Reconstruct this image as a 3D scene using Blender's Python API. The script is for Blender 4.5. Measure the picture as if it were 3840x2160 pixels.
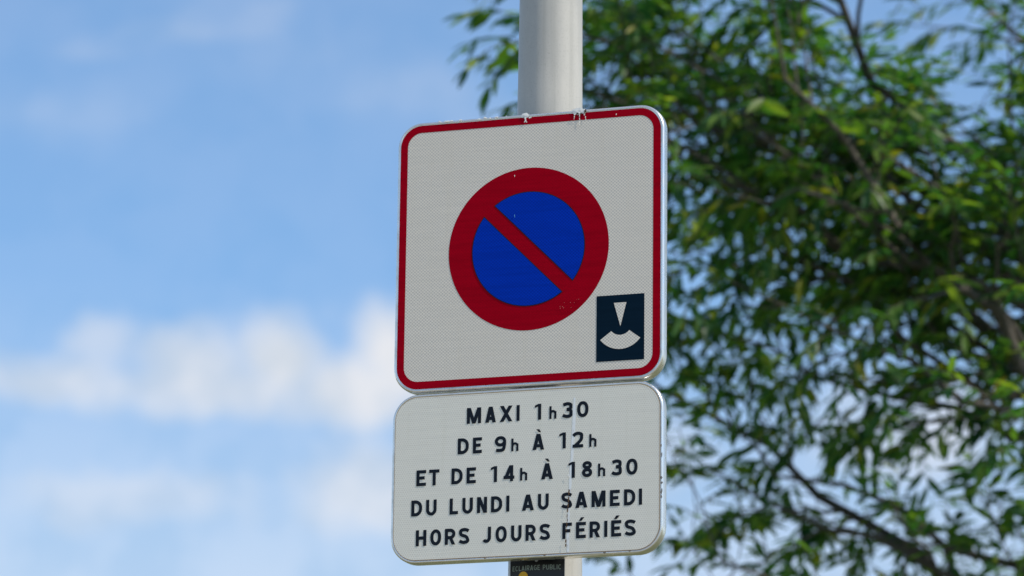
import bpy, bmesh, math, random
import numpy as np
from mathutils import Vector, Matrix

for o in list(bpy.data.objects):
    bpy.data.objects.remove(o)
sc = bpy.context.scene
col = sc.collection
rad = math.radians
ZS = 4.2                                   # height of the square sign's centre above the ground

# ------------------------------------------------------------------ camera
cam_d = bpy.data.cameras.new('camera')
cam = bpy.data.objects.new('camera', cam_d)
col.objects.link(cam)
sc.camera = cam
CAM = Vector((3.0191, -9.2620, ZS - 2.5929))
YAW, PITCH, ROLL = 0.3191, 0.2506, -0.0127
cam.matrix_world = (Matrix.Translation(CAM) @ Matrix.Rotation(YAW, 4, 'Z') @ Matrix.Rotation(PITCH, 4, 'X')
                    @ Matrix.Rotation(ROLL, 4, 'Y') @ Matrix.Rotation(rad(90), 4, 'X'))
cam_d.sensor_width = 36
cam_d.lens = 15499.6 / 3840 * 36
cam_d.clip_start, cam_d.clip_end = 0.1, 6000
cam_d.dof.use_dof = True
cam_d.dof.focus_distance = 9.95
cam_d.dof.aperture_fstop = 3.5
cam_d.dof.aperture_blades = 0

# ------------------------------------------------------------------ sky
SUN_EL, SUN_AZ = rad(44), rad(80)          # azimuth measured from -Y (towards the camera side) to +X
world = bpy.data.worlds.new('World')
sc.world = world
world.use_nodes = True
wt = world.node_tree
wt.nodes.clear()


class NT:
    """tiny helper to write node trees"""
    def __init__(self, t):
        self.t = t

    def n(self, kind, **kw):
        nd = self.t.nodes.new(kind)
        for k, v in kw.items():
            setattr(nd, k, v)
        return nd

    def put(self, sock, v):
        if isinstance(v, bpy.types.NodeSocket):
            self.t.links.new(v, sock)
        elif v is not None:
            sock.default_value = v

    def math(self, op, a, b=None, c=None, clamp=False):
        nd = self.n('ShaderNodeMath', operation=op, use_clamp=clamp)
        for i, v in enumerate((a, b, c)):
            self.put(nd.inputs[i], v)
        return nd.outputs[0]

    def vec(self, op, a, b=None, out=0):
        nd = self.n('ShaderNodeVectorMath', operation=op)
        self.put(nd.inputs[0], a)
        if b is not None:
            if op == 'SCALE':
                self.put(nd.inputs['Scale'], b)
            else:
                self.put(nd.inputs[1], b)
        return nd.outputs[out]

    def noise(self, v, scale, detail=4, rough=0.55, out='Fac', dist=0):
        nd = self.n('ShaderNodeTexNoise')
        self.put(nd.inputs['Vector'], v)
        nd.inputs['Scale'].default_value = scale
        nd.inputs['Detail'].default_value = detail
        nd.inputs['Roughness'].default_value = rough
        nd.inputs['Distortion'].default_value = dist
        return nd.outputs[out]

    def rng(self, v, a, b, c=0.0, d=1.0, smooth=True):
        nd = self.n('ShaderNodeMapRange', interpolation_type='SMOOTHSTEP' if smooth else 'LINEAR')
        self.put(nd.inputs['Value'], v)
        for k, x in zip(('From Min', 'From Max', 'To Min', 'To Max'), (a, b, c, d)):
            nd.inputs[k].default_value = x
        return nd.outputs[0]

    def mix(self, f, a, b, blend='MIX'):
        nd = self.n('ShaderNodeMix', data_type='RGBA', blend_type=blend)
        self.put(nd.inputs[0], f)
        self.put(nd.inputs[6], a)
        self.put(nd.inputs[7], b)
        return nd.outputs[2]


def rgb(r, g, b):
    return (r, g, b, 1)


W = NT(wt)
sky = W.n('ShaderNodeTexSky', sky_type='NISHITA', sun_disc=False)
sky.sun_elevation = SUN_EL
# Nishita: rotation 0 puts the sun at +Y, positive turns clockwise seen from above
sky.sun_rotation = math.pi - SUN_AZ
sky.altitude = 50
sky.air_density = 1.0
sky.dust_density = 0.15
sky.ozone_density = 3.0
dirv = W.vec('NORMALIZE', W.n('ShaderNodeTexCoord').outputs['Generated'])
sep = W.n('ShaderNodeSeparateXYZ')
wt.links.new(dirv, sep.inputs[0])
az = W.math('ARCTAN2', sep.outputs[0], sep.outputs[1])
el = W.math('ARCSINE', sep.outputs[2])
comb = W.n('ShaderNodeCombineXYZ')
wt.links.new(az, comb.inputs[0])
wt.links.new(el, comb.inputs[1])
uv = comb.outputs[0]
# wind-torn edges
warp = W.vec('SCALE', W.vec('SUBTRACT', W.noise(uv, 42, 5, 0.6, out='Color'), (0.5, 0.5, 0.5)), 0.013)
uvw = W.vec('ADD', uv, warp)
# cumulus banks low in the sky: azimuth, elevation, half sizes (rad), density
PUFF = [(-0.3765, .2320, .0130, .0170, 1.0), (-0.3470, .2330, .0165, .0165, 1.0), (-0.3620, .2255, .030, .0110, .95),
        (-0.398, .2290, .020, .0150, .85), (-0.436, .2250, .034, .0115, .80), (-0.395, .2235, .045, .0095, .85), (-0.420, .2340, .014, .0100, .60),
        (-0.470, .2310, .024, .0170, .90), (-0.51, .224, .03, .014, .8),
        (-0.352, .2000, .042, .019, .82), (-0.410, .1970, .060, .015, .66), (-0.345, .2965, .030, .010, .26), (-0.322, .2880, .030, .011, .30), (-0.372, .3060, .03, .009, .18), (-.43, .290, .035, .009, .25),
        (-0.325, .2200, .024, .014, .8), (-0.285, .2080, .034, .018, .65), (-0.22, .215, .034, .02, .75),
        (-0.15, .22, .04, .02, .8), (-0.58, .22, .05, .02, .9), (-0.70, .25, .06, .03, .8), (0.0, .22, .07, .03, .8), (.2, .26, .08, .04, .8)]
rag = W.math('MULTIPLY', W.math('SUBTRACT', W.noise(uv, 44, 5, .55), .5), 1.05)
dens = None
for (cu, cv, ru, rv, k) in PUFF:
    q = W.vec('MULTIPLY', W.vec('SUBTRACT', uvw, (cu, cv, 0)), (1 / ru, 1 / rv, 0))
    q = W.math('ADD', W.vec('LENGTH', q, out=1), rag)
    f = W.rng(q, 1.38, .12, 0, k)
    dens = f if dens is None else W.math('SMOOTH_MAX', dens, f, .25)
# thin high veils over the whole sky and scattered fair-weather cumulus elsewhere
st = W.vec('MULTIPLY', dirv, (1.0, 1.0, 2.6))
veil = W.rng(W.noise(st, 11, 5, .55, dist=.4), .42, .80, 0, .42)
fld = W.rng(W.noise(st, 3.1, 7, .55), .53, .66, 0, .85)
far = W.rng(W.math('ABSOLUTE', W.math('ADD', az, .33)), .14, .30, 0, 1)     # the field of other clouds begins beside the low puffs
fld = W.math('MULTIPLY', fld, far)
hz = W.rng(el, .30, .14, .03, .64)
dens = W.math('MAXIMUM', W.math('MAXIMUM', dens, veil), W.math('MAXIMUM', fld, hz))
bright = W.rng(W.noise(uvw, 46, 5, .6), .34, .62)
cl = W.mix(bright, rgb(4.75, 5.25, 5.95), rgb(6.1, 6.2, 6.5))
skyc = W.mix(1.0, sky.outputs[0], rgb(.68, 1.04, 1.25), 'MULTIPLY')
bg = W.n('ShaderNodeBackground')
wt.links.new(W.mix(dens, skyc, cl), bg.inputs[0])
bg.inputs[1].default_value = 0.10
out = W.n('ShaderNodeOutputWorld')
wt.links.new(bg.outputs[0], out.inputs[0])

# ------------------------------------------------------------------ sun and exposure
sl = bpy.data.lights.new('sun', 'SUN')
sun = bpy.data.objects.new('sun', sl)
col.objects.link(sun)
sl.energy = 3.0
sl.angle = rad(0.53)
sl.color = (1.0, .93, .82)
sd = Vector((math.sin(SUN_AZ) * math.cos(SUN_EL), -math.cos(SUN_AZ) * math.cos(SUN_EL), math.sin(SUN_EL)))
sun.rotation_euler = sd.to_track_quat('Z', 'Y').to_euler()
sun.location = (6, 0, 12)
vs = sc.view_settings
vs.view_transform = 'Standard'
vs.look = 'None'
vs.gamma = 1
vs.exposure = 0.42
sc.render.engine = 'CYCLES'
sc.cycles.use_denoising = True
sc.cycles.max_bounces = 8
sc.cycles.transparent_max_bounces = 12


# ------------------------------------------------------------------ helpers
def tag(o, label=None, cat=None, group=None, kind=None):
    for k, v in (('label', label), ('category', cat), ('group', group), ('kind', kind)):
        if v:
            o[k] = v
    return o


def obj(name, me, mats=None, parent=None, loc=None):
    o = bpy.data.objects.new(name, me)
    col.objects.link(o)
    if mats is not None and me is not None:
        for m in (mats if isinstance(mats, (list, tuple)) else [mats]):
            if m.name not in [x.name for x in me.materials]:
                me.materials.append(m)
    if parent is not None:
        o.parent = parent
    if loc is not None:
        o.location = loc
    return o


def mesh(name, v, f, smooth=False):
    me = bpy.data.meshes.new(name)
    me.from_pydata([tuple(x) for x in v], [], [tuple(x) for x in f])
    me.update()
    if smooth:
        me.polygons.foreach_set('use_smooth', [True] * len(me.polygons))
    return me


def empty(name, loc):
    o = bpy.data.objects.new(name, None)
    o.empty_display_size = .1
    col.objects.link(o)
    o.location = loc
    return o


def mat(name):
    m = bpy.data.materials.new(name)
    m.use_nodes = True
    t = NT(m.node_tree)
    b = m.node_tree.nodes['Principled BSDF']
    return m, t, b


def simple(name, c, rough=.5, metal=0., spec=.5):
    m, t, b = mat(name)
    b.inputs['Base Color'].default_value = rgb(*c)
    b.inputs['Roughness'].default_value = rough
    b.inputs['Metallic'].default_value = metal
    b.inputs['Specular IOR Level'].default_value = spec
    return m


def objco(t):
    return t.n('ShaderNodeTexCoord').outputs['Object']


def bump(t, b, h, strength, dist):
    nd = t.n('ShaderNodeBump')
    t.put(nd.inputs['Height'], h)
    nd.inputs['Strength'].default_value = strength
    nd.inputs['Distance'].default_value = dist
    t.t.links.new(nd.outputs[0], b.inputs['Normal'])


def lattice(t, dx, dz):
    """distance (0..~.5) to the nearest point of a staggered lattice with row pitch dz/2, in the sign's plane"""
    s = t.n('ShaderNodeSeparateXYZ')
    t.t.links.new(objco(t), s.inputs[0])
    ds = []
    for off in (0, .5):
        d2 = None
        for ax, pitch in ((0, dx), (2, dz)):
            f = t.math('FRACT', t.math('ADD', t.math('DIVIDE', s.outputs[ax], pitch), off + 50))
            f = t.math('MULTIPLY', t.math('ABSOLUTE', t.math('SUBTRACT', f, .5)), pitch / dx)
            yield_sq = t.math('MULTIPLY', f, f)
            d2 = yield_sq if d2 is None else t.math('ADD', d2, yield_sq)
        ds.append(t.math('SQRT', d2))
    return t.math('MINIMUM', *ds)


def sheeting(name, c_line, c_cell, dx, dz, r0, r1, rough=.32, spec=.35, worn=0.0):
    """prismatic / honeycomb reflective sheeting: small cells inside a lighter mesh of lines"""
    m, t, b = mat(name)
    d = lattice(t, dx, dz)
    f = t.rng(d, r0, r1)
    co = objco(t)
    big = t.noise(co, 5, 4, .6)
    fine = t.noise(t.vec('MULTIPLY', co, (3, 1, 60)), 4, 4, .6)
    c = t.mix(f, rgb(*c_cell), rgb(*c_line))
    c = t.mix(t.rng(big, .35, .75, 0, .26), c, rgb(*[x * .82 for x in c_line]))
    runs = t.noise(t.vec('MULTIPLY', co, (45, 1, 1.6)), 1.0, 4, .6)
    c = t.mix(t.rng(runs, .52, .72, 0, .20), c, rgb(*[x * k_ for x, k_ in zip(c_line, (.80, .78, .72))]))
    c = t.mix(t.rng(fine, .45, .8, 0, .20), c, rgb(min(1, c_line[0] * 1.1), min(1, c_line[1] * 1.08), c_line[2]))
    if worn:
        c = t.mix(t.rng(t.noise(t.vec('MULTIPLY', co, (1.2, 1, 26)), 3.5, 5, .6), .40, .66, 0, worn), c, rgb(*[x * .62 for x in c_line]))
    t.t.links.new(c, b.inputs['Base Color'])
    t.put(b.inputs['Roughness'], t.rng(big, .3, .7, rough - .05, rough + .08))
    b.inputs['Specular IOR Level'].default_value = spec
    bump(t, b, t.noise(t.vec('MULTIPLY', co, (1, 1, 14)), 5, 3, .6), .10, .004)
    return m


# ------------------------------------------------------------------ materials
M = {}
M['sheet'] = sheeting('reflective_white_diamond', (.91, .81, .665), (.63, .565, .48), .0086, .0079, .20, .34)
M['sheet_hex'] = sheeting('reflective_white_honeycomb', (.93, .875, .74), (.80, .73, .61), .0060, .0100, .27, .44)
M['red'] = sheeting('reflective_red', (.42, .001, .012), (.37, .0008, .010), .0086, .0079, .2, .34, spec=.015, worn=.38)
M['blue'] = sheeting('reflective_blue', (.002, .044, .50), (.001, .028, .36), .0086, .0079, .2, .34, spec=.015, worn=.38)
M['navy'] = sheeting('navy_film', (.005, .018, .034), (.005, .016, .030), .0086, .0079, .2, .34, spec=.015, worn=.38)
M['ink'] = simple('black_ink', (.006, .010, .018), .45, spec=.2)
M['letters'] = simple('black_lettering', (.005, .009, .016), .42, spec=.2)


def metal_mat():
    m, t, b = mat('aluminium_rim')
    co = objco(t)
    a = t.noise(co, 22, 5, .6)
    s = t.noise(t.vec('MULTIPLY', co, (6, 6, 1.0)), 40, 3, .6)
    c = t.mix(t.rng(a, .35, .75), rgb(.94, .89, .82), rgb(.76, .72, .65))
    scr = t.rng(s, .68, .76, 0, .45)
    c = t.mix(scr, c, rgb(.36, .34, .30))
    t.t.links.new(c, b.inputs['Base Color'])
    b.inputs['Metallic'].default_value = .86
    t.put(b.inputs['Roughness'], t.rng(a, .3, .7, .22, .38))
    bump(t, b, a, .15, .002)
    return m


def pole_mat():
    m, t, b = mat('painted_pole')
    co = objco(t)
    a = t.noise(t.vec('MULTIPLY', co, (1, 1, .35)), 9, 5, .6)
    sp = t.noise(co, 420, 2, .5)
    c = t.mix(t.rng(a, .3, .75), rgb(.52, .495, .44), rgb(.42, .405, .365))
    c = t.mix(t.rng(sp, .58, .72, 0, .5), c, rgb(.24, .22, .18))
    st = t.noise(t.vec('MULTIPLY', co, (1, 1, .02)), 60, 3, .6)
    c = t.mix(t.rng(st, .52, .75, 0, .28), c, rgb(.30, .29, .25))
    t.t.links.new(c, b.inputs['Base Color'])
    b.inputs['Roughness'].default_value = .42
    b.inputs['Specular IOR Level'].default_value = .5
    bump(t, b, t.noise(co, 260, 3, .6), .12, .001)
    return m


M['metal'] = metal_mat()
M['pole'] = pole_mat()
M['steel'] = simple('galvanised_steel', (.42, .43, .44), .45, .8)
M['seam'] = simple('grime_seam', (.42, .27, .14), .8)
M['drop_white'] = simple('bird_lime', (.86, .84, .78), .8)
M['drop_dark'] = simple('bird_lime_dark', (.10, .075, .045), .85)
M['scuff'] = simple('dark_scuff', (.20, .18, .16), .8)
M['rust'] = simple('rust_streak', (.14, .075, .03), .85)
M['label'] = simple('black_label_plate', (.004, .004, .005), .35)
M['label_ink'] = simple('grey_label_ink', (.27, .33, .29), .6)
M['yellow'] = simple('yellow_ink', (.80, .44, .015), .5)


def veil_mat():
    m, t, b = mat('dried_drip_film')
    b.inputs['Base Color'].default_value = rgb(.93, .92, .88)
    b.inputs['Roughness'].default_value = .7
    t.put(b.inputs['Alpha'], t.rng(t.noise(t.vec('MULTIPLY', objco(t), (3, 3, 1)), 70, 4, .6), .20, .50, .6, 1.0))
    return m


M['film'] = veil_mat()


# ------------------------------------------------------------------ ground
def ground_mats():
    m, t, b = mat('grass_ground')
    co = objco(t)
    c = t.mix(t.rng(t.noise(co, .8, 6, .6), .3, .7), rgb(.075, .105, .03), rgb(.17, .15, .07))
    t.t.links.new(c, b.inputs['Base Color'])
    b.inputs['Roughness'].default_value = .95
    p, t, b = mat('concrete_paving')
    co = objco(t)
    c = t.mix(t.rng(t.noise(co, 2.2, 6, .6), .3, .7), rgb(.40, .37, .31), rgb(.30, .28, .24))
    t.t.links.new(c, b.inputs['Base Color'])
    b.inputs['Roughness'].default_value = .9
    bump(t, b, t.noise(co, 90, 4, .6), .3, .004)
    a, t, b = mat('asphalt')
    co = objco(t)
    c = t.mix(t.rng(t.noise(co, 120, 4, .7), .3, .7), rgb(.045, .045, .047), rgb(.075, .073, .07))
    t.t.links.new(c, b.inputs['Base Color'])
    b.inputs['Roughness'].default_value = .9
    return m, p, a


MG, MP, MA = ground_mats()


def sheet(name, x0, x1, y0, y1, z, m):
    o = obj(name, mesh(name, [(x0, y0, z), (x1, y0, z), (x1, y1, z), (x0, y1, z)], [(0, 1, 2, 3)]), m)
    return tag(o, kind='structure')


def boxmesh(name, x0, x1, y0, y1, z0, z1, bev=0.0):
    bm = bmesh.new()
    bmesh.ops.create_cube(bm, size=1)
    for v in bm.verts:
        v.co = Vector((x0 + (v.co.x + .5) * (x1 - x0), y0 + (v.co.y + .5) * (y1 - y0), z0 + (v.co.z + .5) * (z1 - z0)))
    if bev:
        bmesh.ops.bevel(bm, geom=list(bm.edges), offset=bev, segments=2, profile=.6, affect='EDGES')
    me = bpy.data.meshes.new(name)
    bm.to_mesh(me)
    bm.free()
    return me


sheet('ground', -3000, 3000, -3000, 3000, -.14, MG)
tag(obj('grass_verge', boxmesh('grass_verge', -60, 60, -2.598, 40, -.2, -.004, 0), MG), kind='structure')
tag(obj('pavement', boxmesh('pavement', -60, 60, -12.5, -2.6, -.2, 0, 0), MP), kind='structure')
sheet('road', -60, 60, -20, -12.68, -.132, MA)
tag(obj('kerb', boxmesh('kerb', -60, 60, -12.68, -12.503, -.2, .004, .012), MP), kind='structure')


# ------------------------------------------------------------------ sign building blocks (local space: x right, z up, -y towards the viewer)
def rrect(hw, z0, z1, r, n=14):
    pts = []
    for cx, cz, a0 in ((hw - r, z1 - r, 0), (-hw + r, z1 - r, 90), (-hw + r, z0 + r, 180), (hw - r, z0 + r, 270)):
        for i in range(n + 1):
            a = rad(a0 + 90 * i / n)
            pts.append((cx + r * math.cos(a), cz + r * math.sin(a)))
    return pts


def loft(name, rings, cap_first=True, cap_last=True, smooth=True):
    n = len(rings[0])
    v = [p for r in rings for p in r]
    f = []
    for i in range(len(rings) - 1):
        for j in range(n):
            k = (j + 1) % n
            f.append((i * n + j, i * n + k, (i + 1) * n + k, (i + 1) * n + j))
    if cap_first:
        f.append(tuple(range(n))[::-1])
    if cap_last:
        f.append(tuple(range((len(rings) - 1) * n, len(rings) * n)))
    me = mesh(name, v, f)
    me.polygons.foreach_set('use_smooth', [smooth and len(p.vertices) == 4 for p in me.polygons])
    return me


def pan(name, hw, z0, z1, r):
    """folded sheet-metal sign body: flat front, rolled edge, deep side, return lip behind"""
    prof = [(.0085, .0), (.0072, .0002), (.0058, -.0006), (.0040, -.0006), (.0024, .0002), (.0010, .0018), (.0003, .0042), (.0, .0075),
            (.0, .026), (.0008, .031), (.003, .0345), (.007, .0362), (.020, .0365), (.020, .0345), (.008, .033)]
    rings = []
    for ins, y in prof:
        rings.append([(x, y, z) for x, z in rrect(hw - ins, z0 + ins, z1 - ins, r - ins)])
    return loft(name, rings, cap_first=True, cap_last=False)


def flat(name, pts, y):
    """one flat film"""
    me = mesh(name, [(x, y, z) for x, z in pts], [tuple(range(len(pts)))])
    if me.polygons[0].normal.y > 0:
        me.flip_normals()
    return me


def ring(name, a, b, y):
    n = len(a)
    v = [(x, y, z) for x, z in a] + [(x, y, z) for x, z in b]
    f = [(j, n + j, n + (j + 1) % n, (j + 1) % n) for j in range(n)]
    me = mesh(name, v, f)
    if me.polygons[0].normal.y > 0:
        me.flip_normals()
    return me


def arc(cx, cz, rx, rz, a0, a1, n=24):
    return [(cx + rx * math.cos(rad(a0 + (a1 - a0) * i / n)), cz + rz * math.sin(rad(a0 + (a1 - a0) * i / n))) for i in range(n + 1)]


# ------------------------------------------------------------------ lettering: strokes with square ends
def stroke(pts, s, closed=False):
    P = [Vector(p) for p in pts]
    n = len(P)
    L, R = [], []
    for i in range(n):
        a = P[(i - 1) % n] if (closed or i > 0) else None
        b = P[(i + 1) % n] if (closed or i < n - 1) else None
        d1 = (P[i] - a).normalized() if a is not None else None
        d2 = (b - P[i]).normalized() if b is not None else None
        d1 = d1 or d2
        d2 = d2 or d1
        m = (d1 + d2).normalized()
        nrm = Vector((-m.y, m.x))
        k = max(.35, nrm.dot(Vector((-d1.y, d1.x))))
        L.append(P[i] + nrm * (s / 2 / k))
        R.append(P[i] - nrm * (s / 2 / k))
    q = []
    for i in range(n if closed else n - 1):
        j = (i + 1) % n
        q.append([L[i], L[j], R[j], R[i]])
    return q


def slant(xb, xt, w, zb, zt):
    return [[Vector((xb, zb)), Vector((xb + w, zb)), Vector((xt + w, zt)), Vector((xt, zt))]]


def oval(cx, cz, rx, rz, n=40, e=2.25):
    pts = []
    for i in range(n):
        a = 2 * math.pi * i / n
        c, d = math.cos(a), math.sin(a)
        pts.append((cx + rx * math.copysign(abs(c) ** (2 / e), c), cz + rz * math.copysign(abs(d) ** (2 / e), d)))
    return pts


def spline(ctrl, n=8):
    """Catmull-Rom through ctrl"""
    P = [Vector(c) for c in ctrl]
    P = [P[0] * 2 - P[1]] + P + [P[-1] * 2 - P[-2]]
    o = []
    for i in range(1, len(P) - 2):
        for k in range(n):
            t = k / n
            a, b, c, d = P[i - 1:i + 3]
            o.append(.5 * ((2 * b) + (c - a) * t + (2 * a - 5 * b + 4 * c - d) * t * t + (3 * b - a - 3 * c + d) * t ** 3))
    o.append(P[-2])
    return [tuple(x) for x in o]


def glyph(ch, w, h, s):
    l, r, b, t = s / 2, w - s / 2, s / 2, h - s / 2
    mid = h * .5
    V = lambda x, z0=0, z1=h: [stroke([(x, z0), (x, z1)], s)]
    Hh = lambda z, x0=0, x1=w: [stroke([(x0, z), (x1, z)], s)]
    D = s * 1.12
    acc = []
    if ch == 'À':
        acc = [[[Vector((w * .30, h * 1.29)), Vector((w * .58, h * 1.29)), Vector((w * .72, h * 1.10)), Vector((w * .54, h * 1.10))]]]
        ch = 'A'
    if ch == 'É':
        acc = [[[Vector((w * .50, h * 1.29)), Vector((w * .84, h * 1.29)), Vector((w * .56, h * 1.07)), Vector((w * .28, h * 1.07))]]]
        ch = 'E'
    if ch == 'I':
        g = V(w / 2)
    elif ch == 'M':
        g = V(l) + V(r) + [slant(w / 2 - D * .48, s * .12, D, 0, h), slant(w / 2 - D * .52, w - s * .12 - D, D, 0, h)]
    elif ch == 'N':
        g = V(l) + V(r) + [slant(w - D, 0, D, 0, h)]
    elif ch == 'A':
        g = [slant(0, w / 2 - D * .55, D, 0, h), slant(w - D, w / 2 - D * .45, D, 0, h)] + Hh(h * .26, w * .2, w * .8)
    elif ch == 'X':
        g = [slant(0, w - D * 1.1, D * 1.1, 0, h), slant(w - D * 1.1, 0, D * 1.1, 0, h)]
    elif ch == '1':
        g = V(r) + [[[Vector((0, h * .76)), Vector((0, h * .90)), Vector((w - s * .9, h)), Vector((w - s * .9, h * .84))]]]
        g[1] = g[1]
    elif ch == 'h':
        hx = h * .70
        g = V(l) + [stroke([(r, 0), (r, hx - w * .42)] + arc(w / 2, hx - w * .5, w / 2 - l, w * .5 - l, 0, 180, 14)[1:], s)]
    elif ch in '0O':
        g = [stroke(oval(w / 2, h / 2, w / 2 - l, h / 2 - l), s, True)]
    elif ch == 'D':
        k = w * .62
        g = V(l) + [stroke([(s * .5, t), (w - k, t)] + arc(w - k, h - l - (h * .34), k - l, h * .34, 90, 0, 12)[1:]
                           + arc(w - k, b + h * .34, k - l, h * .34, 0, -90, 12) + [(s * .5, b)], s)]
    elif ch == 'E':
        g = V(l) + Hh(t, s * .5) + Hh(b, s * .5) + Hh(mid + s * .05, s * .5, w * .86)
    elif ch == 'F':
        g = V(l) + Hh(t, s * .5) + Hh(mid, s * .5, w * .84)
    elif ch == 'L':
        g = V(l) + Hh(b, s * .5)
    elif ch == 'T':
        g = V(w / 2) + Hh(t)
    elif ch == 'H':
        g = V(l) + V(r) + Hh(mid, s * .5, w - s * .5)
    elif ch == 'U':
        k = w / 2 - l
        g = [stroke([(l, h), (l, b + k * 1.1)] + arc(w / 2, b + k * 1.1, k, k * 1.1, 180, 360, 18)[1:] + [(r, h)], s)]
    elif ch == 'J':
        k = w / 2 - l
        g = [stroke([(r, h), (r, b + k * 1.1)] + arc(w / 2, b + k * 1.1, k, k * 1.1, 0, -145, 16)[1:], s)]
    elif ch in 'RPB':
        zb = h * .44
        k = (t - zb) / 2
        top = stroke([(s * .5, t), (w * .5, t)] + arc(w * .5, zb + k, r - w * .5, k, 90, -90, 16)[1:] + [(s * .5, zb)], s)
        g = V(l) + [top]
        if ch == 'R':
            g += [slant(w - D, w * .36, D, 0, zb)]
        if ch == 'B':
            k2 = (zb - b) / 2
            g += [stroke([(s * .5, zb), (w * .5, zb)] + arc(w * .5, b + k2, r - w * .5, k2, 90, -90, 16)[1:] + [(s * .5, b)], s)]
    elif ch == 'S':
        g = [stroke(spline([(w * .93, h * .80), (w * .78, t - h * .035), (w * .5, t), (w * .23, t - h * .045), (l, h * .735), (w * .25, h * .575),
                            (w * .68, h * .455), (r, h * .27), (w * .80, b + h * .05), (w * .5, b), (w * .22, b + h * .04), (w * .07, h * .21)]), s)]
    elif ch == '3':
        g = [stroke(spline([(w * .08, h * .83), (w * .26, t - h * .03), (w * .5, t), (w * .78, t - h * .05), (r - w * .02, h * .73), (w * .76, h * .58), (w * .42, h * .535)]), s),
             stroke(spline([(w * .42, h * .535), (w * .78, h * .49), (r, h * .29), (w * .80, b + h * .05), (w * .48, b), (w * .20, b + h * .04), (w * .05, h * .20)]), s)]
    elif ch == '2':
        g = [stroke(spline([(w * .06, h * .74), (w * .20, t - h * .06), (w * .5, t), (w * .80, t - h * .06), (r, h * .70), (w * .78, h * .48), (w * .36, h * .20), (s * .62, b)]), s)] + Hh(b)
    elif ch == '4':
        g = V(w * .74) + Hh(h * .25) + [slant(0, w * .52, D * 1.05, h * .25 - s * .5, h)]
    elif ch == '8':
        g = [stroke(oval(w / 2, h * .745, w * .46 - l, h * .255 - l, 30, 2.1), s, True), stroke(oval(w / 2, h * .285, w / 2 - l, h * .285 - l, 30, 2.1), s, True)]
    elif ch == '9':
        g = [stroke(oval(w / 2, h * .67, w / 2 - l, h * .33 - l, 34, 2.1), s, True),
             stroke(spline([(r, h * .66), (r - w * .01, h * .42), (w * .74, h * .15), (w * .44, b), (w * .12, h * .12)]), s)]
    elif ch in 'CG':
        a = arc(w / 2, h / 2, w / 2 - l, h / 2 - l, 48, 312, 26)
        g = [stroke(a, s)]
        if ch == 'G':
            g += V(r, h * .1, h * .46) + Hh(h * .44, w * .55, w)
    else:
        raise ValueError(ch)
    return g + acc


def letter(ch, x, z, w, h, s, y, m, parent, fn=None):
    v, f = [], []
    for i, st in enumerate(glyph(ch, w, h, s)):
        for q in st:
            k = len(v)
            pts = [(x + p.x, z + p.y) for p in q]
            ar = sum(pts[a][0] * pts[(a + 1) % 4][1] - pts[(a + 1) % 4][0] * pts[a][1] for a in range(4))
            if ar < 0:
                pts = pts[::-1]
            v += [(a, y - .00012 * i, b) if fn is None else fn(a, b, .00012 * i) for a, b in pts]
            f.append((k, k + 1, k + 2, k + 3))
    me = mesh('letter', v, f)
    return obj('letter', me, m, parent)


rng = random.Random(11)


def blot(name, pts, y, m, parent, jitter=.25, thick=.0006):
    """a low irregular crust: each (x, z, r, stretch) is one fleck"""
    v, f = [], []
    for (x, z, r, sx) in pts:
        k = len(v)
        n = 11
        v.append((x, y - thick, z))
        for i in range(n):
            a = 2 * math.pi * i / n
            q = r * (1 + rng.uniform(-jitter, jitter))
            v.append((x + q * sx * math.cos(a), y, z + q * math.sin(a)))
        f += [(k, k + 1 + i, k + 1 + (i + 1) % n) for i in range(n)]
    return obj(name, mesh(name, v, f), m, parent)


# ------------------------------------------------------------------ lamp post
PX, PY = 0.0, 0.16


def prad(z):                                # radius at height z above ground
    return max(.045, .0793 + (ZS + .65 - z) * .0075)


def tube_rings(prof, n=64, cx=0, cy=0):
    return [[(cx + r * math.cos(2 * math.pi * i / n), cy + r * math.sin(2 * math.pi * i / n), z) for i in range(n)] for z, r in prof]


post = empty('lamp_post', (PX, PY, 0))
tag(post, 'pale grey tapered metal lamp post rising behind the two white signs', 'lamp post')
zs = [0.03] + [i * .4 for i in range(1, 20)] + [8.0]
obj('pole', loft('pole', tube_rings([(z, prad(z)) for z in zs])), M['pole'], post)
obj('base_plate', boxmesh('base_plate', -.19, .19, -.19, .19, 0, .03, .006), M['steel'], post)
for a in range(4):
    q = (.145 * (1 if a % 2 else -1), .145 * (1 if a // 2 else -1))
    obj('anchor_nut', loft('anchor_nut', [[(q[0] + .018 * math.cos(i * math.pi / 3), q[1] + .018 * math.sin(i * math.pi / 3), z) for i in range(6)] for z in (.0305, .052)], smooth=False), M['steel'], post)
obj('top_cap', loft('top_cap', tube_rings([(8.001, prad(8) + .004), (8.04, prad(8) + .004), (8.06, prad(8) * .6)], 32)), M['steel'], post)

# ------------------------------------------------------------------ square no-parking sign
HW = .3435
sign = empty('parking_sign', (0, 0, ZS))
tag(sign, 'square white no-parking sign with red border, blue and red roundel and navy disc symbol', 'road sign')
obj('frame', pan('frame', HW, -HW, HW, .0625), M['metal'], sign)
obj('face', flat('face', rrect(.3168, -.3168, .3168, .0370), -.0010), M['sheet'], sign)
obj('red_border', ring('red_border', rrect(.3350, -.3350, .3350, .0550), rrect(.3165, -.3165, .3165, .0368), -.0014), M['red'], sign)
c_out, c_in = .2051, .1450
obj('red_ring', ring('red_ring', arc(0, 0, c_out, c_out, 0, 360, 128)[:-1], arc(0, 0, c_in - .001, c_in - .001, 0, 360, 128)[:-1], -.0014), M['red'], sign)
hb = .0177                                  # half width of the slash
q45 = math.sqrt(.5)


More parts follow.
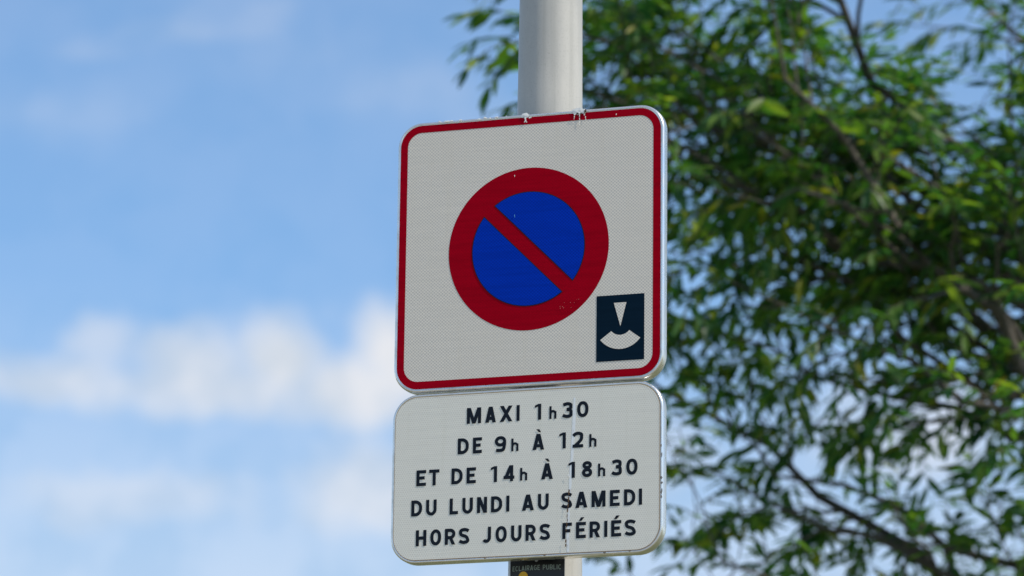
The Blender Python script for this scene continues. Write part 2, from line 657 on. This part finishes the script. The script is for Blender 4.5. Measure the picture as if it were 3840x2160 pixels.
def half_disc(r, off, sgn):
    a = math.degrees(math.asin(off / r))
    pts = arc(0, 0, r, r, a, 180 - a, 60)
    rot = -45 if sgn > 0 else 135
    c, s = math.cos(rad(rot)), math.sin(rad(rot))
    return [(x * c - z * s, x * s + z * c) for x, z in pts]


bar = [(-.147, -hb - .002), (.147, -hb - .002), (.147, hb + .002), (-.147, hb + .002)]
c, s = math.cos(rad(-45)), math.sin(rad(-45))
obj('red_slash', flat('red_slash', [(x * c - z * s, x * s + z * c) for x, z in bar], -.0016), M['red'], sign)
for sg in (1, -1):
    hf = obj('blue_field', flat('blue_field', half_disc(c_in - .0022, hb + .0022, sg), -.0024), M['blue'], sign)
    obj('black_outline', flat('black_outline', half_disc(c_in, hb, sg), -.0020), M['ink'], hf)
panel = obj('navy_panel', flat('navy_panel', [(.1752, -.2952), (.2956, -.2952), (.2956, -.1318), (.1752, -.1318)], -.0016), M['navy'], sign)
obj('pointer', flat('pointer', [(.2190, -.1512), (.2508, -.1512), (.2358, -.2100)], -.0022), M['sheet'], panel)
ac = (.2356, -.1995)
th0 = math.degrees(math.atan2(-.2400 - ac[1], .2856 - ac[0]))
obj('dial_arc', flat('dial_arc', arc(ac[0], ac[1], .0647, .0669, -180 - th0, th0, 30) + arc(ac[0], ac[1], .0305, .0321, -42, -138, 20), -.0022), M['sheet'], panel)
# bird lime on the top edge
for dp in ([(.119, .3395, .0075, 1.5), (.130, .341, .0065, 1.7), (.140, .339, .0065, 1.2), (.128, .3335, .0045, .9), (.124, .336, .0055, 1.3), (.134, .337, .0045, 1.2)],
           [(.1285, .327, .0032, .5), (.1288, .319, .0036, .35), (.1285, .311, .0030, .5), (.1283, .305, .0016, .7)],
           [(.1160, .331, .0030, .5), (.1150, .325, .0022, .6), (.1143, .320, .0014, .7)],
           [(.1410, .330, .0036, .45), (.1435, .322, .0026, .45), (.1445, .3165, .0018, .6)],
           [(-.013, .3390, .0062, 1.5), (-.008, .3385, .0045, 1.3), (-.0115, .332, .0036, .7), (-.0105, .3265, .0024, .9), (-.0125, .3235, .0018, 1), (-.008, .3225, .0014, 1.2)],
           [(.0, .3325, .0024, 1.1), (.003, .3340, .0018, 1)]):
    blot('bird_dropping', dp, -.0028, M['drop_white'], sign, .35, .0009)
for dp in ([(.1440, .338, .0050, .6), (.1425, .3325, .0030, .5)], [(.124, .3325, .0026, .9)], [(.133, .332, .0018, 1.2)]):
    blot('bird_dropping', dp, -.0052, M['drop_dark'], sign)
for _k in range(16):
    blot('bird_dropping', [(rng.uniform(-.24, -.06), .3405 + rng.uniform(-.0015, .0015), rng.uniform(.0010, .0026), rng.uniform(1.2, 3))], -.0028, M['drop_white'], sign)
# chips and scuffs
blot('scuff', [(.2225, .3235, .0022, .35), (.2215, .3222, .0012, .4)], -.0028, M['drop_white'], sign)
blot('scuff', [(-.0370, .1870, .0026, .25)], -.0028, M['drop_white'], sign)
blot('scuff', [(-.0356, .0850, .0042, .14)], -.0034, simple('pale_cyan_scuff', (.10, .42, .60), .5), sign)
blot('scuff', [(rng.uniform(.08, .13), rng.uniform(-.158, -.135), rng.uniform(.0005, .0011), 1) for _ in range(10)], -.0028, simple('pink_chip', (.42, .10, .10), .6), sign)
for zz in (.20, -.20):
    obj('mounting_rail', boxmesh('mounting_rail', -.30, .30, .0375, .062, zz - .02, zz + .02, .003), M['steel'], sign)
    obj('clamp_band', loft('clamp_band', [[((prad(ZS + zz) + q) * math.cos(2 * math.pi * i / 48), PY + (prad(ZS + zz) + q) * math.sin(2 * math.pi * i / 48), zz + z) for i in range(48)]
                                           for q, z in ((.0006, -.012), (.003, -.012), (.003, .012), (.0006, .012))], False, False, False), M['steel'], sign)

# ------------------------------------------------------------------ lower panel with hours
ZL = ZS - .5595                             # centre of the lower panel
plate = empty('hours_plate', (0, 0, ZL))
tag(plate, 'white rectangular plate with five lines of black parking hours below the square sign', 'road sign')
T0, B0 = .2122, -.2075
obj('frame', pan('frame', HW, B0, T0, .0665), M['metal'], plate)
obj('face', flat('face', rrect(.3355, B0 + .008, T0 - .008, .0585), -.0012), M['sheet_hex'], plate)
obj('edge_seam', ring('edge_seam', rrect(.3360, B0 + .0075, T0 - .0075, .0590), rrect(.3349, B0 + .0086, T0 - .0086, .0579), -.0018), M['seam'], plate)
ROWS = [
    (-.4290, [('M', -151.6, -114.9), ('A', -104.4, -77.1), ('X', -67.4, -35.1), ('I', -25.2, -16.7), ('1', 21.6, 37.7), ('h', 58.3, 76.3), ('3', 91.1, 117.0), ('0', 128.4, 156.9)]),
    (-.5033, [('D', -173.6, -145.4), ('E', -135.0, -111.8), ('9', -79.1, -50.3), ('h', -37.3, -18.9), ('À', 16.7, 46.1), ('1', 84.2, 100.6), ('2', 117.7, 144.3), ('h', 159.4, 177.6)]),
    (-.5767, [('E', -278.5, -253.6), ('T', -245.9, -219.5), ('D', -188.6, -160.0), ('E', -150.0, -126.1), ('1', -88.4, -72.3), ('4', -55.8, -28.3), ('h', -14.1, 4.2), ('À', 39.3, 69.0), ('1', 107.8, 124.1), ('8', 141.9, 167.6), ('h', 181.9, 200.1), ('3', 215.9, 241.5), ('0', 252.4, 280.6)]),
    (-.6508, [('D', -290.2, -262.3), ('U', -252.3, -225.2), ('L', -192.0, -170.4), ('U', -159.6, -132.7), ('N', -122.3, -96.6), ('D', -86.6, -58.3), ('I', -48.3, -39.9), ('A', -8.2, 21.9), ('U', 31.8, 59.1), ('S', 91.0, 117.5), ('A', 125.9, 156.1), ('M', 166.3, 201.3), ('E', 212.2, 236.7), ('D', 247.2, 275.3), ('I', 284.0, 292.2)]),
    (-.7246, [('H', -277.2, -250.1), ('O', -240.1, -212.3), ('R', -203.0, -176.1), ('S', -167.2, -140.7), ('J', -109.3, -85.6), ('O', -74.1, -45.8), ('U', -35.1, -8.5), ('R', 1.4, 27.3), ('S', 37.2, 62.9), ('F', 94.0, 117.8), ('É', 128.0, 152.9), ('R', 162.0, 188.3), ('I', 197.7, 207.1), ('É', 215.7, 240.9), ('S', 249.5, 276.8)]),
]
for z, cs in ROWS:
    ln = empty('text_line', (0, 0, z + .5595))
    ln.parent = plate
    for ch, x0, x1 in cs:
        small = ch == 'h'
        letter(ch, x0 / 1000, 0, (x1 - x0) / 1000, .0315 if small else .0393, .0058 if small else .0081, -.0018, M['letters'], ln)
# a dried drip that runs down over the lines, with a broken brown trickle beside it
v, f = [], []
pth = [(.1215, .180, .0022), (.1212, .132, .0042), (.119, .080, .0040), (.1165, .03, .0032), (.1140, .0, .0036), (.1125, -.045, .0030), (.1100, -.09, .0026), (.1085, -.14, .0030), (.1080, -.175, .0034), (.1085, -.197, .0030)]
for i, (x, z, w) in enumerate(pth):
    v += [(x - w, -.0015, z), (x + w, -.0015, z)]
    if i:
        k = 2 * i
        f.append((k - 2, k - 1, k + 1, k))
obj('drip_film', mesh('drip_film', v, f), M['film'], plate)
v, f = [], []
z = -.045
while z > -.182:
    ln = rng.uniform(.005, .016)
    xa = .1105 - (-.045 - z) * .055 + rng.uniform(-.0008, .0008)
    w = rng.uniform(.0008, .0016)
    if not -.165 < z < -.143:
        k = len(v)
        v += [(xa - w, -.0038, z), (xa + w, -.0038, z - .001), (xa + w * .8 - .0008, -.0038, z - ln), (xa - w - .0006, -.0038, z - ln + .001)]
        f.append((k, k + 1, k + 2, k + 3))
    z -= ln + rng.uniform(.0, .004)
obj('rust_trickle', mesh('rust_trickle', v, f), M['rust'], plate)
blot('bird_dropping', [(.1085, -.0105, .0028, .6), (.110, -.0145, .0022, .8)], -.0036, M['drop_white'], plate)
for (sx_, sz_, sr_, st_) in [(.3392, .050, .004, .35), (.3400, .028, .006, .25), (.3395, -.028, .0035, .8), (.3405, -.040, .0040, .6), (.3400, -.062, .007, .30), (.3395, -.074, .005, .3)]:
    blot('scuff', [(sx_, sz_, sr_, st_)], -.0010, M['scuff'], plate, .4)
for (sx_, sz_, sr_) in [(.20, -.2025, .0022), (.262, -.2020, .0016), (-.10, -.2022, .0014), (.05, -.2025, .0018)]:
    blot('scuff', [(sx_, sz_, sr_, 1.8)], -.0010, M['scuff'], plate, .4)
for zz in (.11, -.11):
    za = ZL + zz
    obj('mounting_rail', boxmesh('mounting_rail', -.30, .30, .0375, .060, zz - .02, zz + .02, .003), M['steel'], plate)
    obj('clamp_band', loft('clamp_band', [[((prad(za) + q) * math.cos(2 * math.pi * i / 48), PY + (prad(za) + q) * math.sin(2 * math.pi * i / 48), zz + z) for i in range(48)]
                                           for q, z in ((.0006, -.012), (.003, -.012), (.003, .012), (.0006, .012))], False, False, False), M['steel'], plate)

# ------------------------------------------------------------------ black lighting label strapped to the post
lab = empty('lighting_label', (.008, PY - prad(ZS - .85) - .0035, ZS - .86))
tag(lab, 'black label plate reading ECLAIRAGE PUBLIC on the post under the hours plate', 'label')
RC = .30                                    # gentle curve of the plate


def bend(x, z, up):
    return (x, -up - .0006 + (RC - math.sqrt(RC * RC - x * x)), z)


n = 18
v, f = [], []
for yy in (0., .0022):
    for zz in (-.12, .12):
        for i in range(n + 1):
            x = -.0685 + .137 * i / n
            v.append((x, bend(x, 0, 0)[1] + .0006 + yy, zz))
m1 = n + 1
for i in range(n):
    f += [(i, i + 1, m1 + i + 1, m1 + i), (2 * m1 + i, 3 * m1 + i, 3 * m1 + i + 1, 2 * m1 + i + 1),
          (m1 + i, m1 + i + 1, 3 * m1 + i + 1, 3 * m1 + i), (i, 2 * m1 + i, 2 * m1 + i + 1, i + 1)]
f += [(0, m1, 3 * m1, 2 * m1), (n, 2 * m1 + n, 3 * m1 + n, m1 + n)]
obj('plate', mesh('plate', v, f), M['label'], lab)
tl = empty('text_line', (0, 0, 0))
tl.parent = lab
wd = {'I': .35, 'A': 1.08, 'L': .82, 'E': .85, 'C': 1.05, 'R': 1., 'G': 1.1, 'P': .95, 'U': 1.0, 'B': 1.0}
txt = 'ECLAIRAGE PUBLIC'
tot = sum(wd.get(ch, .55) + .24 for ch in txt) - .24
kx = .1235 / tot
x = -.0622
for ch in txt:
    if ch != ' ':
        letter(ch, x, .0765, wd[ch] * kx, .0122, .0017, 0, M['label_ink'], tl, fn=bend)
    x += (wd.get(ch, .55) + .24) * kx
o = obj('yellow_disc', mesh('yellow_disc', [bend(a, b, .0004) for a, b in arc(-.0335, .0625, .0120, .0120, 0, 360, 40)[:-1]], [tuple(range(40))]), M['yellow'], lab)
obj('screw', loft('screw', [[(.004 * math.cos(2 * math.pi * i / 14) * k, -.0008 - u, .1005 + .004 * math.sin(2 * math.pi * i / 14) * k) for i in range(14)] for u, k in ((-.001, 1), (.001, 1), (.0018, .6))]), M['steel'], lab)

# ------------------------------------------------------------------ tree
R = random.Random(5)
NR = np.random.default_rng(5)
TB = Vector((.50, 7.4, 0.0))               # foot of the trunk


def leaf_mat():
    m, t, b = mat('leaf')
    at = t.n('ShaderNodeAttribute', attribute_name='tint')
    f = at.outputs['Fac']
    ramp = t.n('ShaderNodeValToRGB')
    e = ramp.color_ramp.elements
    e[0].position, e[0].color = 0, rgb(.020, .075, .028)
    e[1].position, e[1].color = 1, rgb(.26, .24, .030)
    for p, c in ((.35, (.046, .130, .034)), (.70, (.120, .205, .034)), (.93, (.24, .28, .035))):
        x = e.new(p)
        x.color = rgb(*c)
    t.t.links.new(f, ramp.inputs[0])
    t.t.links.new(ramp.outputs[0], b.inputs['Base Color'])
    b.inputs['Roughness'].default_value = .42
    tr = t.n('ShaderNodeBsdfTranslucent')
    t.t.links.new(t.mix(1.0, ramp.outputs[0], rgb(1.5, 1.9, .7), 'MULTIPLY'), tr.inputs[0])
    mx = t.n('ShaderNodeMixShader')
    mx.inputs[0].default_value = .5
    t.t.links.new(b.outputs[0], mx.inputs[1])
    t.t.links.new(tr.outputs[0], mx.inputs[2])
    t.t.links.new(mx.outputs[0], m.node_tree.nodes['Material Output'].inputs[0])
    return m


def bark_mat():
    m, t, b = mat('bark')
    co = objco(t)
    n1 = t.noise(t.vec('MULTIPLY', co, (1, 1, .25)), 28, 6, .65)
    t.t.links.new(t.mix(n1, rgb(.05, .045, .038), rgb(.15, .13, .105)), b.inputs['Base Color'])
    b.inputs['Roughness'].default_value = .9
    bump(t, b, n1, .6, .02)
    return m


LM, BK = leaf_mat(), bark_mat()
tree = empty('tree', TB)
tag(tree, 'leafy green tree with narrow leaves and thin branches behind the signs', 'tree')


class Tubes:
    def __init__(self):
        self.v, self.f = [], []

    def add(self, pts, r0, r1, n=6):
        base = len(self.v)
        m = len(pts)
        for i, p in enumerate(pts):
            d = (pts[min(i + 1, m - 1)] - pts[max(i - 1, 0)]).normalized()
            a = d.orthogonal().normalized()
            b = d.cross(a)
            r = r0 + (r1 - r0) * i / (m - 1)
            for k in range(n):
                th = 2 * math.pi * k / n
                self.v.append(p + (a * math.cos(th) + b * math.sin(th)) * r)
        for i in range(m - 1):
            for k in range(n):
                q = (k + 1) % n
                self.f.append((base + i * n + k, base + i * n + q, base + (i + 1) * n + q, base + (i + 1) * n + k))

    def build(self, name, parent):
        return obj(name, mesh(name, self.v, self.f, True), BK, parent)


def curve(p0, p1, bend_v, n, wob):
    pts = []
    for i in range(n + 1):
        t = i / n
        p = p0.lerp(p1, t) + bend_v * (4 * t * (1 - t)) + Vector((R.gauss(0, wob), R.gauss(0, wob), R.gauss(0, wob))) * (1 if 0 < i < n else 0)
        pts.append(p)
    return pts


def along(pts, t):
    x = t * (len(pts) - 1)
    i = min(int(x), len(pts) - 2)
    return pts[i].lerp(pts[i + 1], x - i), (pts[i + 1] - pts[i]).normalized()


trunk = Tubes()
tp = curve(Vector((0, 0, -.05)), Vector((.12, .1, 9.4)), Vector((.12, 0, 0)), 18, .03)
trunk.add(tp, .15, .02, 12)
trunk.build('trunk', tree)

leaves = []                                  # (position, axis, normal, length, width, tint)


def twig_leaves(pts, k, spread=1.0):
    for i in range(k):
        t = .12 + .88 * (i + R.random() * .6) / k
        p, d = along(pts, min(t, 1))
        side = d.cross(Vector((0, 0, 1)))
        if side.length < .1:
            side = Vector((1, 0, 0))
        side.normalize()
        sgn = 1 if i % 2 else -1
        ax = (d * R.uniform(.35, .9) + side * sgn * R.uniform(.4, 1.0) * spread + Vector((R.gauss(0, .25), R.gauss(0, .25), R.uniform(-.55, .2)))).normalized()
        nm = Vector((R.gauss(0, .45), R.gauss(0, .45), 1)).normalized()
        L = R.uniform(.055, .155)
        leaves.append((p, ax, nm, L, L * R.uniform(.22, .35), min(1, max(0, R.gauss(.46, .30)))))
    p, d = pts[-1], (pts[-1] - pts[-2]).normalized()
    leaves.append((p, d, Vector((R.gauss(0, .3), R.gauss(0, .3), 1)).normalized(), R.uniform(.09, .13), .028, R.uniform(.3, .8)))


def twig(tb, p, d, L, k):
    d = d.normalized()
    end = p + d * L + Vector((0, 0, -.10 * L))
    pts = curve(p, end, Vector((R.gauss(0, .04), R.gauss(0, .04), .12)) * L, 5, .012 * L)
    tb.add(pts, .0035, .0012, 4)
    twig_leaves(pts, k)


def limb(p0, target, r0, dens_k=1.0, subs=10, seed=0):
    R.seed(seed)
    tb = Tubes()
    L = (target - p0).length
    pts = curve(p0, target, Vector((0, 0, R.uniform(-.10, .02))) * L + Vector((R.gauss(0, .03), R.gauss(0, .03), 0)) * L, 9, .018 * L)
    tb.add(pts, r0, .005, 8)
    for i in range(subs):
        t = .22 + .78 * (i + R.random()) / subs
        p, d = along(pts, min(t, .995))
        off = Vector((R.gauss(0, 1), R.gauss(0, 1), R.gauss(.15, .8))).normalized()
        off = (off - d * off.dot(d)).normalized()
        sd_ = (d * R.uniform(.5, 1.1) + off).normalized()
        SL = R.uniform(.30, .75) * (1.15 - .45 * t) * min(1.25, .5 + L * .3)
        sp = curve(p, p + sd_ * SL, Vector((0, 0, R.uniform(-.04, .10))) * SL, 6, .02 * SL)
        tb.add(sp, max(.004, r0 * (1 - t) * .55 + .003), .002, 5)
        nt = max(3, int(round(SL * 8.5 * dens_k)))
        for j in range(nt):
            tt = .25 + .75 * (j + R.random() * .7) / nt
            q, dd = along(sp, min(tt, .99))
            o2 = Vector((R.gauss(0, 1), R.gauss(0, 1), R.gauss(0, .8))).normalized()
            o2 = (o2 - dd * o2.dot(dd)).normalized()
            twig(tb, q, dd * R.uniform(.4, 1.0) + o2 * .9, R.uniform(.16, .36), R.randint(8, 13))
        twig(tb, sp[-1], (sp[-1] - sp[-2]), R.uniform(.2, .32), 10)
    twig(tb, pts[-1], (pts[-1] - pts[-2]), .28, 11)
    tb.build('branch', tree)


CR = Vector((.1, 0, 7.45))
NL = 18
gold = math.pi * (3 - math.sqrt(5))
for i in range(NL):
    R.seed(900 + i)
    zt = 4.2 + 5.9 * (i + .5) / NL + R.uniform(-.15, .15)
    k = max(.05, 1 - ((zt - CR.z) / 3.45) ** 2)
    rr = 2.95 * math.sqrt(k) * R.uniform(.78, 1.03)
    a = i * gold + R.uniform(-.3, .3)
    tgt = Vector((CR.x + rr * math.cos(a), CR.y + rr * math.sin(a), zt))
    zb = max(2.6, zt - R.uniform(.55, 1.25) * rr)
    p0, _ = along(tp, min(.97, (zb + .05) / 9.45))
    limb(p0, tgt, .018 + .03 * max(0, (9 - zb) / 6.5), 1.0, 11, seed=100 + i)

# the limbs that reach out over the post on this side
REACH = [(-2.81, -1.19, 7.05), (-2.74, -1.31, 6.78), (-2.55, -1.42, 6.59), (-2.60, -0.71, 7.12), (-2.14, -1.55, 6.79), (-2.21, -0.92, 6.78), (-2.27, -0.38, 7.13),
         (-2.36, -0.64, 6.77), (-1.77, -1.56, 6.45), (-2.17, -0.51, 6.52), (-1.94, -0.90, 6.21), (-2.16, -0.51, 6.13), (-1.75, -1.47, 5.74), (-2.17, -0.63, 5.77),
         (-2.00, -0.60, 5.43), (-2.03, -0.85, 5.13), (-2.29, -0.24, 4.98), (-2.40, -0.65, 4.73), (-1.89, -1.13, 4.74),
         (-2.30, -1.20, 6.95), (-2.10, -0.95, 7.00), (-2.42, -0.95, 6.70)]
for i, q in enumerate(REACH):
    R.seed(500 + i)
    q = Vector(q)
    zb = max(2.6, q.z - R.uniform(.7, 1.5))
    p0, _ = along(tp, (zb + .05) / 9.45)
    limb(p0, p0.lerp(q, .915 if q.x < -2.5 else .93), .028, 1.0 if q.z > 6.4 else .8, 7 if q.z > 6.4 else 6, seed=300 + i)

# leaf mesh: folded lance shape, 8 triangles
LX = np.array([(0, 0, 0), (.22, .36, .0), (.22, -.36, .0), (.5, .5, .0), (.5, -.5, .0), (.80, .27, 0), (.80, -.27, 0), (1, 0, 0), (.22, 0, -.10), (.5, 0, -.14), (.80, 0, -.10)], float)
LF = [(0, 8, 1), (0, 2, 8), (1, 8, 9, 3), (8, 2, 4, 9), (3, 9, 10, 5), (9, 4, 6, 10), (5, 10, 7), (10, 6, 7)]


def leaf_matrix(p, ax, nm):
    s = nm.cross(ax).normalized()
    n2 = ax.cross(s).normalized()
    return Matrix(((ax.x, s.x, n2.x), (ax.y, s.y, n2.y), (ax.z, s.z, n2.z)))


def leaf_verts(lf, drop):
    p, ax, nm, L, wd_, tint = lf
    m3 = np.array(leaf_matrix(p, ax, nm))
    q = LX.copy()
    q[:, 2] = q[:, 2] * wd_ - drop * L * q[:, 0] ** 2
    q[:, 0] *= L
    q[:, 1] *= wd_
    return q @ m3.T


# the leaves that show largest: inside the camera's field, nearest to it
inv = cam.matrix_world.inverted()


def in_view(p):
    c = inv @ (TB + p)
    if c.z >= 0:
        return None
    x = c.x / -c.z * 15499.6 + 1920
    y = 1080 - c.y / -c.z * 15499.6
    if not (0 < x < 3840 and 0 < y < 2160):
        return None
    if 1480 < x < 2510 and y > 400 or 1945 < x < 2190:
        return None
    return -c.z


cand = sorted((d, i) for i, d in ((i, in_view(l[0])) for i, l in enumerate(leaves)) if d is not None)
single = set(i for _, i in cand[:300])
V, F, Tn = [], [], []
for i, lf in enumerate(leaves):
    if i in single:
        continue
    k = len(V) * len(LX)
    V.append(leaf_verts(lf, .10 + .25 * ((i * 7919) % 97) / 97) + np.array(lf[0]))
    F += [tuple(a + k for a in f_) for f_ in LF]
    Tn.append(lf[5])
me = mesh('crown', np.concatenate(V), F, True)
at = me.attributes.new('tint', 'FLOAT', 'POINT')
at.data.foreach_set('value', np.repeat(np.array(Tn, np.float32), len(LX)))
crown = obj('crown', me, LM, tree)
crown['kind'] = 'stuff'
for i in sorted(single):
    lf = leaves[i]
    me = mesh('leaf', leaf_verts(lf, .2), LF, True)
    at = me.attributes.new('tint', 'FLOAT', 'POINT')
    at.data.foreach_set('value', np.full(len(LX), lf[5], np.float32))
    obj('leaf', me, LM, crown, loc=lf[0])
print('leaves', len(leaves), 'candidates', len(cand))
